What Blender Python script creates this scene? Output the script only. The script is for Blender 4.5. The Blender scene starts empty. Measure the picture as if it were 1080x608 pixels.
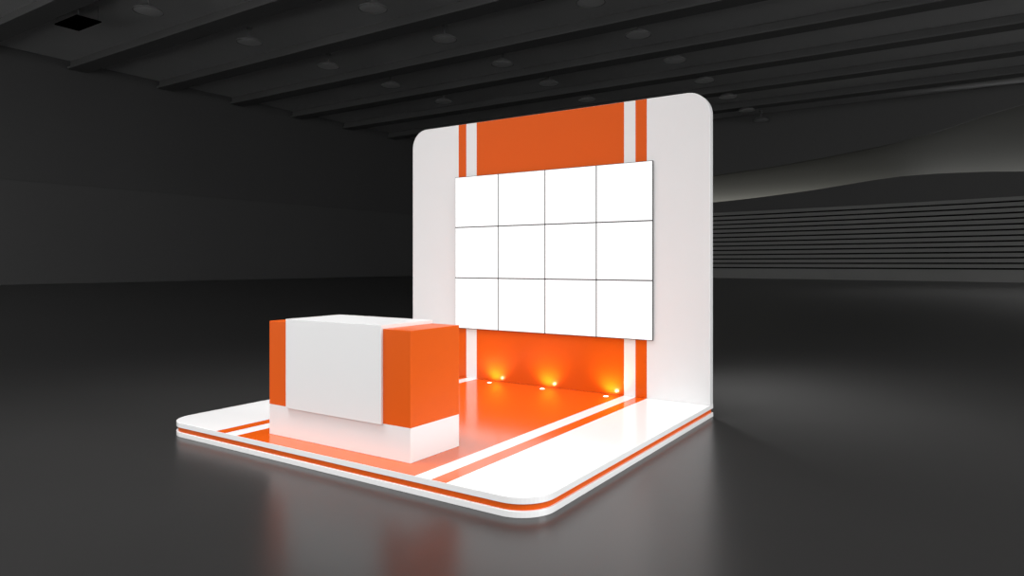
import bpy, bmesh, math, random
from mathutils import Vector, Matrix
random.seed(4)
C = bpy.context.scene.collection
PI = math.pi

# ------------------------------------------------------------------ helpers
def lin(c):
    c = c / 255.0
    return c / 12.92 if c <= 0.04045 else ((c + 0.055) / 1.055) ** 2.4

def mat(name, col, rough=0.5, spec=0.5, emit=None, noise=0.0, scale=4.0, bump=0.0):
    m = bpy.data.materials.new(name); m.use_nodes = True
    nt = m.node_tree; b = nt.nodes['Principled BSDF']
    b.inputs['Base Color'].default_value = (*col, 1)
    b.inputs['Roughness'].default_value = rough
    b.inputs['Specular IOR Level'].default_value = spec
    if emit:
        b.inputs['Emission Color'].default_value = (*emit[0], 1)
        b.inputs['Emission Strength'].default_value = emit[1]
    if noise or bump:
        tc = nt.nodes.new('ShaderNodeTexCoord')
        n = nt.nodes.new('ShaderNodeTexNoise'); n.inputs['Scale'].default_value = scale
        n.inputs['Detail'].default_value = 5
        nt.links.new(tc.outputs['Object'], n.inputs['Vector'])
        if noise:
            r = nt.nodes.new('ShaderNodeMapRange')
            r.inputs['To Min'].default_value = 1 - noise; r.inputs['To Max'].default_value = 1 + noise
            nt.links.new(n.outputs['Fac'], r.inputs['Value'])
            h = nt.nodes.new('ShaderNodeVectorMath'); h.operation = 'SCALE'
            h.inputs[0].default_value = col
            nt.links.new(r.outputs['Result'], h.inputs['Scale'])
            nt.links.new(h.outputs['Vector'], b.inputs['Base Color'])
        if bump:
            bp = nt.nodes.new('ShaderNodeBump'); bp.inputs['Strength'].default_value = bump
            bp.inputs['Distance'].default_value = 0.01
            nt.links.new(n.outputs['Fac'], bp.inputs['Height'])
            nt.links.new(bp.outputs['Normal'], b.inputs['Normal'])
    return m

def add_box(bm, x0, x1, y0, y1, z0, z1, bev=0.0, seg=2):
    r = bmesh.ops.create_cube(bm, size=1)
    for v in r['verts']:
        v.co = Vector(((x0 + x1) / 2 + v.co.x * (x1 - x0), (y0 + y1) / 2 + v.co.y * (y1 - y0), (z0 + z1) / 2 + v.co.z * (z1 - z0)))
    if bev:
        es = {e for v in r['verts'] for e in v.link_edges}
        bmesh.ops.bevel(bm, geom=list(es), offset=bev, segments=seg, affect='EDGES', profile=0.5)
    return bm

def add_prism(bm, pts, axis, a0, a1, bev=0.0, seg=2):
    """outline (list of 2D points) extruded along axis 'z' (pts are x,y) or 'y' (pts are x,z)"""
    def P(p, a): return (p[0], p[1], a) if axis == 'z' else (p[0], a, p[1])
    A = [bm.verts.new(P(p, a0)) for p in pts]; B = [bm.verts.new(P(p, a1)) for p in pts]
    n = len(pts)
    fa = bm.faces.new(A[::-1]); fb = bm.faces.new(B)
    for i in range(n): bm.faces.new((A[i], A[(i + 1) % n], B[(i + 1) % n], B[i]))
    bmesh.ops.recalc_face_normals(bm, faces=bm.faces[:])
    if bev:
        es = list({e for f in (fa, fb) for e in f.edges})
        bmesh.ops.bevel(bm, geom=es, offset=bev, segments=seg, affect='EDGES', profile=0.5)
    return bm

def add_lathe(bm, prof, cx=0, cy=0, n=32):
    """profile of (radius, z) turned about the vertical axis through cx, cy"""
    rings = []
    for r, z in prof:
        if r < 1e-6: rings.append([bm.verts.new((cx, cy, z))])
        else: rings.append([bm.verts.new((cx + r * math.cos(2 * PI * k / n), cy + r * math.sin(2 * PI * k / n), z)) for k in range(n)])
    for a, b in zip(rings, rings[1:]):
        for k in range(n):
            q = [a[k % len(a)], a[(k + 1) % len(a)], b[(k + 1) % len(b)], b[k % len(b)]]
            u = []
            for v in q:
                if v not in u: u.append(v)
            if len(u) > 2: bm.faces.new(u)
    bmesh.ops.recalc_face_normals(bm, faces=bm.faces[:])
    return bm

def obj(name, bm, m, parent=None, origin=(0, 0, 0), smooth=False):
    """link a bmesh given in world coordinates as one object whose origin is 'origin' (or its parent's)"""
    o0 = Vector(origin)
    if parent is not None:
        o0 = world_loc(parent)
    bmesh.ops.translate(bm, verts=bm.verts[:], vec=-o0)
    me = bpy.data.meshes.new(name); bm.to_mesh(me); bm.free()
    for q in (m if isinstance(m, (list, tuple)) else [m]): me.materials.append(q)
    if smooth:
        for p in me.polygons: p.use_smooth = True
    o = bpy.data.objects.new(name, me); C.objects.link(o)
    if parent is not None: o.parent = parent
    else: o.location = o0
    return o

def world_loc(o):
    v = Vector((0, 0, 0))
    while o is not None:
        v += o.location; o = o.parent
    return v

def tag(o, label=None, cat=None, group=None, kind=None):
    if label: o['label'] = label
    if cat: o['category'] = cat
    if group: o['group'] = group
    if kind: o['kind'] = kind
    return o

def thing(name, label, cat, loc, group=None):
    o = bpy.data.objects.new(name, None); C.objects.link(o)
    o.empty_display_size = 0.2; o.location = loc
    return tag(o, label, cat, group)

def copy_tree(o, parent=None):
    c = o.copy(); C.objects.link(c)
    if parent is not None: c.parent = parent
    for ch in [q for q in C.objects if q.parent is o]:
        copy_tree(ch, c)
    return c

def arc(cx, cy, r, a0, a1, n=14):
    return [(cx + r * math.cos(math.radians(a0 + (a1 - a0) * k / n)), cy + r * math.sin(math.radians(a0 + (a1 - a0) * k / n))) for k in range(n + 1)]

# ------------------------------------------------------------------ materials
WHITE = (0.80, 0.80, 0.80)
ORANGE = (0.72, 0.103, 0.006)
M = {}
M['white'] = mat('white_laminate', WHITE, 0.32, 0.4, noise=0.008, scale=2)
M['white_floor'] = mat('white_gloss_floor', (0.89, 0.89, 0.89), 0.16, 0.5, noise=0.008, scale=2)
M['orange'] = mat('orange_laminate', ORANGE, 0.34, 0.25, noise=0.01, scale=2)
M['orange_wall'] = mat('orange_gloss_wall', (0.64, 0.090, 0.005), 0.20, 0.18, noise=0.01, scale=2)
M['orange_floor'] = mat('orange_gloss_floor', ORANGE, 0.15, 0.5, noise=0.01, scale=2)
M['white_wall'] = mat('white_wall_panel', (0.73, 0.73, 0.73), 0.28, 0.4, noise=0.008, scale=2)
M['bezel'] = mat('black_bezel', (0.02, 0.02, 0.021), 0.4, 0.4)
M['screen'] = mat('white_lit_screen', (0.3, 0.3, 0.3), 0.35, 0.3, emit=((1, 1, 1), 0.92))
M['metal'] = mat('brushed_white_metal', (0.7, 0.7, 0.7), 0.3, 0.6)
M['lens'] = mat('lit_uplight_lens', (1, 1, 1), 0.2, 0.5, emit=((1.0, 0.88, 0.70), 6.0))
M['floor'] = mat('dark_polished_concrete', (0.0285, 0.028, 0.0277), 0.28, 0.38, noise=0.10, scale=0.5, bump=0.02)
M['ceiling'] = mat('dark_ceiling', (0.65, 0.65, 0.65), 0.85, 0.2, noise=0.12, scale=0.15)
M['beam'] = mat('dark_beam', (0.19, 0.19, 0.19), 0.8, 0.2, noise=0.1, scale=0.2)
M['wall_dark'] = mat('dark_grey_wall', (0.135, 0.135, 0.135), 0.8, 0.2, noise=0.06, scale=0.1)
M['wall_mid'] = mat('grey_wall_cladding', (0.15, 0.15, 0.15), 0.75, 0.2, noise=0.06, scale=0.1)
M['wall_up'] = mat('warm_grey_upper_wall', (0.09, 0.09, 0.084), 0.85, 0.2, noise=0.05, scale=0.1)
M['slat'] = mat('grey_timber_slats', (0.40, 0.40, 0.39), 0.6, 0.3, noise=0.08, scale=0.3)
M['slat_back'] = mat('black_slat_backing', (0.02, 0.02, 0.02), 0.9, 0.1)
M['parapet'] = mat('charcoal_parapet', (0.17, 0.17, 0.168), 0.8, 0.2)
M['hatch'] = mat('matt_black_hatch', (0.0004, 0.0004, 0.0004), 1.0, 0.0)
M['lamp_shade'] = mat('grey_lamp_shade', (0.30, 0.30, 0.30), 0.6, 0.3)
M['lamp_glass'] = mat('frosted_lamp_glass', (0.80, 0.80, 0.80), 0.5, 0.4)

# ------------------------------------------------------------------ the stand's measures
T = 0.143                    # platform top above the hall floor
XL, XR = -4.467, -0.037      # left and right edge of platform and back wall
YF, YB = -3.765, 0.11        # front and back edge
FLOOR_STRIPES = [(-3.598, -3.455), (-3.283, -1.093), (-0.934, -0.791)]
WALL_STRIPES = [(-3.608, -3.473), (-3.293, -1.084), (-0.936, -0.792)]

def stripe(bm, stripes, test):
    """cut the mesh at the stripe edges and give the faces that pass 'test' inside a stripe slot 1"""
    for a, b in stripes:
        for x in (a, b):
            bmesh.ops.bisect_plane(bm, geom=bm.verts[:] + bm.edges[:] + bm.faces[:], plane_co=(x, 0, 0), plane_no=(1, 0, 0))
    bm.normal_update()
    for f in bm.faces:
        c = f.calc_center_median()
        if test(f) and any(a < c.x < b for a, b in stripes): f.material_index = 1

def platform_outline(inset, r=0.275):
    x0, x1, y0, y1 = XL + inset, XR - inset, YF + inset, YB - inset
    rr = r - inset
    return arc(x0 + rr, y0 + rr, rr, 180, 270) + arc(x1 - rr, y0 + rr, rr, 270, 360) + [(x1, y1), (x0, y1)]

# ------------------------------------------------------------------ platform
pf = thing('exhibition_platform', 'low white platform with orange floor stripes and orange shadow gap on dark hall floor', 'platform', ((XL + XR) / 2, (YF + YB) / 2, 0))
obj('base_layer', add_prism(bmesh.new(), platform_outline(0), 'z', 0, 0.047, 0.003), M['white_floor'], pf)
tag(obj('recessed_band', add_prism(bmesh.new(), platform_outline(0.018), 'z', 0.047, 0.094), M['orange'], pf), 'recessed orange band between the white layers')
bm = add_prism(bmesh.new(), platform_outline(0), 'z', 0.094, T, 0.003)
stripe(bm, FLOOR_STRIPES, lambda f: f.normal.z > 0.9 and f.calc_center_median().z > 0.12)
tag(obj('floor_deck', bm, [M['white_floor'], M['orange_floor']], pf), 'glossy white deck with three orange stripes')

# ------------------------------------------------------------------ back wall
WT = T + 3.552
r = 0.262
outl = [(XL, T), (XR, T)] + arc(XR - r, WT - r, r, 0, 90) + arc(XL + r, WT - r, r, 90, 180)
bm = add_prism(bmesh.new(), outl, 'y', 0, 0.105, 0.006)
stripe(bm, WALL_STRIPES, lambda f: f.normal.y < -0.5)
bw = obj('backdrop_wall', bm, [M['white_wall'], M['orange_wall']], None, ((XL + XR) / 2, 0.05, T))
tag(bw, 'tall white backdrop wall with rounded top corners and orange vertical stripes, standing on the platform', 'exhibition wall')

# ------------------------------------------------------------------ video wall: twelve display panels
SX0, SX1, SZ0, SZ1 = -3.649, -0.706, T + 0.690, T + 2.811
pw, ph = (SX1 - SX0) / 4, (SZ1 - SZ0) / 3
rows = ['top', 'middle', 'bottom']; colw = ['leftmost', 'second from left', 'third from left', 'rightmost']
proto = None
for i in range(3):
    for j in range(4):
        x0 = SX0 + j * pw; z1 = SZ1 - i * ph
        lab = 'white lit display panel, %s in the %s row of the video wall' % (colw[j], rows[i])
        if proto is None:
            proto = thing('display_panel', lab, 'screen', (x0, 0, z1 - ph), 'white display panels of the video wall')
            g = 0.0006
            obj('housing', add_box(bmesh.new(), x0 + g, x0 + pw - g, -0.027, -0.006, z1 - ph + g, z1 - g, 0.0015, 1), M['bezel'], proto)
            obj('mounting_plate', add_box(bmesh.new(), x0 + 0.06, x0 + pw - 0.06, -0.006, -0.0003, z1 - ph + 0.06, z1 - 0.06, 0.001, 1), M['bezel'], proto)
            e = 0.0075
            tag(obj('screen', add_box(bmesh.new(), x0 + e, x0 + pw - e, -0.0295, -0.0262, z1 - ph + e, z1 - e, 0.0006, 1), M['screen'], proto), 'blank glowing white screen')
        else:
            c = copy_tree(proto); c.location = (x0, 0, z1 - ph); c['label'] = lab

# ------------------------------------------------------------------ reception counter
cx0, cx1, cy0, cy1 = -3.092, -1.333, -3.545, -2.915
px0, px1 = -2.828, -1.632
ct = thing('reception_counter', 'orange reception counter with white front panel and white plinth on the orange platform floor', 'counter', ((cx0 + cx1) / 2, (cy0 + cy1) / 2, T))
obj('plinth', add_box(bmesh.new(), cx0, cx1, cy0, cy1, T + 0.0005, T + 0.281, 0.002), M['white'], ct)
tag(obj('body', add_box(bmesh.new(), cx0, cx1, cy0, cy1, T + 0.281, T + 1.060, 0.002), M['orange'], ct), 'orange counter body')
tag(obj('front_panel', add_box(bmesh.new(), px0, px1, cy0 - 0.024, cy0, T + 0.276, T + 1.0905, 0.0012), M['white'], ct), 'white panel wrapped over the front')
tag(obj('counter_top', add_box(bmesh.new(), px0, px1, cy0, cy1, T + 1.0605, T + 1.0905, 0.0012), M['white'], ct), 'white panel lying across the top')

# ------------------------------------------------------------------ floor uplights
ul = [(-2.966, 'left floor uplight, glowing against the orange wall, nearest the reception counter'),
      (-2.140, 'middle floor uplight of three, glowing against the orange wall'),
      (-1.250, 'right floor uplight, glowing beside the white stripe of the orange wall')]
UY = -0.158
proto = None
for x, lab in ul:
    if proto is None:
        proto = thing('floor_uplight', lab, 'uplight', (x, UY, T), 'uplights along the foot of the backdrop wall')
        obj('rim', add_lathe(bmesh.new(), [(0.027, T + 0.0002), (0.036, T + 0.0002), (0.036, T + 0.002), (0.034, T + 0.003), (0.027, T + 0.003), (0.027, T + 0.0002)], x, UY), M['metal'], proto, smooth=False)
        obj('lens', add_lathe(bmesh.new(), [(0.0, T + 0.0002), (0.0268, T + 0.0002), (0.0268, T + 0.0025), (0.018, T + 0.0035), (0.0, T + 0.004)], x, UY), M['lens'], proto, smooth=True)
        ld = bpy.data.lights.new('uplight_lamp', 'SPOT'); ld.energy = 10.0; ld.color = (1.0, 0.80, 0.35)
        ld.spot_size = math.radians(125); ld.spot_blend = 0.9; ld.shadow_soft_size = 0.011
        lo = bpy.data.objects.new('uplight_lamp', ld); C.objects.link(lo); lo.parent = proto
        lo.location = (0, 0, 0.016)
        d = Vector((0, 0.62, 0.78)).normalized()
        lo.rotation_euler = d.to_track_quat('-Z', 'Y').to_euler()
    else:
        c = copy_tree(proto); c.location = (x, UY, T); c['label'] = lab

# ------------------------------------------------------------------ the hall
HX0, HX1, HY0, HY1, HZ = -61.5, 62.0, -26.0, 79.0, 19.1
obj('floor', add_box(bmesh.new(), HX0 - 1, HX1, HY0, HY1 + 1, -0.3, 0.0), M['floor'])['kind'] = 'structure'
obj('ceiling', add_box(bmesh.new(), HX0 - 1, HX1, -6.0, HY1 + 1, HZ, HZ + 0.4), M['ceiling'])['kind'] = 'structure'
bm = add_box(bmesh.new(), HX0 - 0.6, HX0 - 0.25, HY0, HY1, 0, HZ)
obj('wall_left', bm, M['wall_dark'])['kind'] = 'structure'
bm = add_box(bmesh.new(), HX0 - 0.25, HX0, HY0, HY1, 0, 8.45, 0.05)
tag(obj('trim_1', bm, M['wall_mid']), kind='structure')            # lower, lighter cladding of the left wall
obj('wall_back', add_box(bmesh.new(), HX0 - 0.6, HX1, HY1, HY1 + 0.5, 0, HZ), M['wall_up'])['kind'] = 'structure'

# black ceiling beams across the hall, butting into the left wall
n = 2
for k in range(8):
    y = 13.4 + 7.75 * k
    bm = add_box(bmesh.new(), HX0 - 0.2, HX1, y - 0.55, y + 0.55, HZ - 0.70, HZ, 0.03, 1)
    add_box(bm, HX0 - 0.2, HX1, y - 0.8, y + 0.8, HZ - 0.74, HZ - 0.55, 0.02, 1)
    tag(obj('trim_%d' % n, bm, M['beam']), kind='structure'); n += 1

# curved slatted wall on the far side with a wavy parapet
def yc(x):
    t = max(0.0, (x + 26) / 33.0)
    return 75.6 - 5.6 * t ** 1.5 if x < 30 else yc(29.99)
def topz(x):
    K = [(-62, 8.6), (-40, 8.65), (-30, 8.85), (-24.8, 9.03), (-18, 9.35), (-11.6, 9.80), (-6, 10.35), (-2.9, 10.55), (0.5, 10.5), (4, 10.3), (7.2, 10.0), (14, 9.3), (30, 8.6), (40, 8.4)]
    for (a, za), (b, zb) in zip(K, K[1:]):
        if a <= x <= b:
            t = (x - a) / (b - a); return za + (zb - za) * t
    return K[-1][1]
NX = 70
xs = [HX0 + (38 - HX0) * k / NX for k in range(NX + 1)]
def curved(bm, z0f, z1f, front, back):
    q = []
    for x in xs:
        y = yc(x)
        q.append([bm.verts.new((x, y - front, z0f(x))), bm.verts.new((x, y - front, z1f(x))), bm.verts.new((x, y - back, z1f(x))), bm.verts.new((x, y - back, z0f(x)))])
    for a, b in zip(q, q[1:]):
        for k in range(4):
            bm.faces.new((a[k], b[k], b[(k + 1) % 4], a[(k + 1) % 4]))
    bm.faces.new(q[0]); bm.faces.new(q[-1][::-1])
    return bm
bm = bmesh.new()
NS = 13; zs0, zs1 = 1.15, 7.85
st = (zs1 - zs0) / NS
curved(bm, lambda x: 0, lambda x: zs1, 0.0, -0.5)                   # backing
for f in bm.faces: f.material_index = 1
nb = len(bm.faces)
for k in range(NS):
    curved(bm, lambda x: zs0 + st * k + 0.16, lambda x: zs0 + st * (k + 1), 0.34, 0.0)
curved(bm, lambda x: 0, lambda x: zs0, 0.40, 0.0)                   # plinth under the slats
bm.faces.ensure_lookup_table()
bmesh.ops.recalc_face_normals(bm, faces=bm.faces[:])
tag(obj('wall_right', bm, [M['slat'], M['slat_back']]), kind='structure')
bm = curved(bmesh.new(), lambda x: zs1, topz, 0.45, -0.5)
bmesh.ops.recalc_face_normals(bm, faces=bm.faces[:])
tag(obj('trim_%d' % n, bm, M['parapet'], smooth=False), kind='structure'); n += 1

# dark curved bulkhead hanging from the ceiling in front of the far wall
K = [(HX0, 11.6), (-40, 11.8), (-30, 12.0), (-23, 12.3), (-17, 12.75), (-11, 13.4), (-5, 14.2), (0, 15.2), (4, 16.4), (8, 17.3), (14, 17.8), (30, 18.0)]
bm = bmesh.new()
prev = None
def bz(x):
    for (a, za), (b, zb) in zip(K, K[1:]):
        if a <= x <= b: return za + (zb - za) * (x - a) / (b - a)
for k in range(61):
    x = HX0 + (29.9 - HX0) * k / 60
    q = [bm.verts.new((x, 74.6, bz(x))), bm.verts.new((x, 74.6, HZ)), bm.verts.new((x, 75.0, HZ)), bm.verts.new((x, 75.0, bz(x)))]
    if prev:
        for i in range(4): bm.faces.new((prev[i], q[i], q[(i + 1) % 4], prev[(i + 1) % 4]))
    else: bm.faces.new(q)
    prev = q
bm.faces.new(prev[::-1])
bmesh.ops.recalc_face_normals(bm, faces=bm.faces[:])
tag(obj('trim_%d' % n, bm, M['parapet']), kind='structure'); n += 1

# ------------------------------------------------------------------ ceiling fittings
LZ = 18.0
lamp_rows = [(-41.7, [16.4, 23.9, 31.4, 38.8, 46.4], 'left'), (-29.3, [24.1, 31.3, 38.8, 46.2, 53.7], 'middle'), (-17.2, [30.8, 38.2, 45.6, 53.0, 60.2, 67.3, 73.3], 'right')]
ordn = ['nearest', 'second from front', 'third from front', 'fourth from front', 'fifth from front', 'sixth from front', 'farthest']
proto = None
for X, ys, rn in lamp_rows:
    for k, y in enumerate(ys):
        o_ = ordn[k] if k < len(ys) - 1 else 'farthest'
        lab = 'unlit round grey ceiling lamp, %s of the %s row above the hall' % (o_, rn)
        if proto is None:
            proto = thing('ceiling_lamp', lab, 'ceiling lamp', (X, y, LZ), 'round lamps under the hall ceiling')
            obj('stem', add_lathe(bmesh.new(), [(0.06, LZ + 0.4), (0.06, HZ - 0.1), (0.22, HZ - 0.08), (0.22, HZ), (0.0, HZ)], X, y, 12), M['lamp_shade'], proto)
            obj('lamp_shade', add_lathe(bmesh.new(), [(0.0, LZ + 0.42), (0.25, LZ + 0.42), (0.55, LZ + 0.3), (0.85, LZ + 0.12), (0.92, LZ), (0.88, LZ), (0.80, LZ + 0.1), (0.0, LZ + 0.3)], X, y, 32), M['lamp_shade'], proto)
            obj('diffuser', add_lathe(bmesh.new(), [(0.0, LZ - 0.02), (0.6, LZ - 0.01), (0.87, LZ + 0.03), (0.87, LZ + 0.05), (0.0, LZ + 0.06)], X, y, 32), M['lamp_glass'], proto)
        else:
            c = copy_tree(proto); c.location = (X, y, LZ); c['label'] = lab

hz = 18.0
h = thing('ceiling_hatch', 'flat square black panel hung under the ceiling, at the far left', 'ceiling panel', (-47.9, 14.95, hz))
hx0, hx1, hy0, hy1 = -49.45, -46.3, 14.2, 15.75
obj('panel', add_box(bmesh.new(), hx0, hx1, hy0, hy1, hz, hz + 0.08), M['hatch'], h)
for qx in (hx0 + 0.15, hx1 - 0.15):
    for qy in (hy0 + 0.15, hy1 - 0.15):
        obj('hanger', add_box(bmesh.new(), qx - 0.02, qx + 0.02, qy - 0.02, qy + 0.02, hz + 0.08, HZ), M['beam'], h)

# ------------------------------------------------------------------ light
def area(name, loc, target, sx, sy, power, col=(1, 1, 1), spread=180):
    l = bpy.data.lights.new(name, 'AREA'); l.shape = 'RECTANGLE'; l.size = sx; l.size_y = sy
    l.energy = power; l.color = col; l.spread = math.radians(spread)
    o = bpy.data.objects.new(name, l); C.objects.link(o); o.location = loc
    o.rotation_euler = (Vector(target) - Vector(loc)).to_track_quat('-Z', 'Y').to_euler()
    return o
area('overhead_stand_light', (-6.0, -6.2, 14.0), (-3.4, -3.2, 0), 6, 6, 195, spread=50)
area('front_stand_light', (1.5, -14.5, 6.5), (-2.3, -2.5, 1.0), 5, 4, 75, spread=70)
rl = bpy.data.lights.new('rear_floor_lamp', 'SPOT'); rl.energy = 1100; rl.spot_size = math.radians(120); rl.spot_blend = 1.0; rl.shadow_soft_size = 0.15
ro = bpy.data.objects.new('rear_floor_lamp', rl); C.objects.link(ro); ro.location = (-1.1, 1.3, 2.8)
ro.rotation_euler = (Vector((1.6, 2.6, 0)) - ro.location).to_track_quat('-Z', 'Y').to_euler()
area('side_stand_light', (10.0, -1.8, 5.0), (-1.5, -2.4, 0.3), 4, 4, 185, spread=80)
hl = bpy.data.lights.new('hall_floor_fill', 'SPOT'); hl.energy = 22000; hl.spot_size = math.radians(125); hl.spot_blend = 1.0; hl.shadow_soft_size = 0.3  # added spot out of view, brightens the hall floor on the right
ho = bpy.data.objects.new('hall_floor_fill', hl); C.objects.link(ho); ho.location = (12, 42, 17.5)
# cove lamps behind the wavy parapet wash the upper wall
area('cove_lamp', (-17.0, 77.6, 8.0), (-17.0, 79.0, 9.6), 26, 0.6, 420, (1.0, 0.99, 0.93), 110)
area('cove_lamp', (5.0, 76.6, 8.0), (5.0, 79.0, 11.2), 16, 0.6, 330, (1.0, 1.0, 1.0), 120)

w = bpy.data.worlds.new('hall_ambient'); bpy.context.scene.world = w; w.use_nodes = True
bg = w.node_tree.nodes['Background']; bg.inputs['Color'].default_value = (1, 1, 1, 1); bg.inputs['Strength'].default_value = 0.9

# ------------------------------------------------------------------ camera
cam = bpy.data.cameras.new('camera'); cam.sensor_width = 36; cam.sensor_fit = 'HORIZONTAL'
cam.lens = 36 * 725.6 / 1080; cam.shift_y = -26 / 1080; cam.clip_end = 500
co = bpy.data.objects.new('camera', cam); C.objects.link(co)
co.location = (2.372, -7.677, T + 1.6)
co.rotation_euler = (PI / 2, 0, math.atan2(480, 725.6))
sc = bpy.context.scene; sc.camera = co
sc.view_settings.view_transform = 'Standard'; sc.view_settings.look = 'None'
sc.view_settings.gamma = 1; sc.view_settings.exposure = 0; sc.view_settings.use_curve_mapping = False
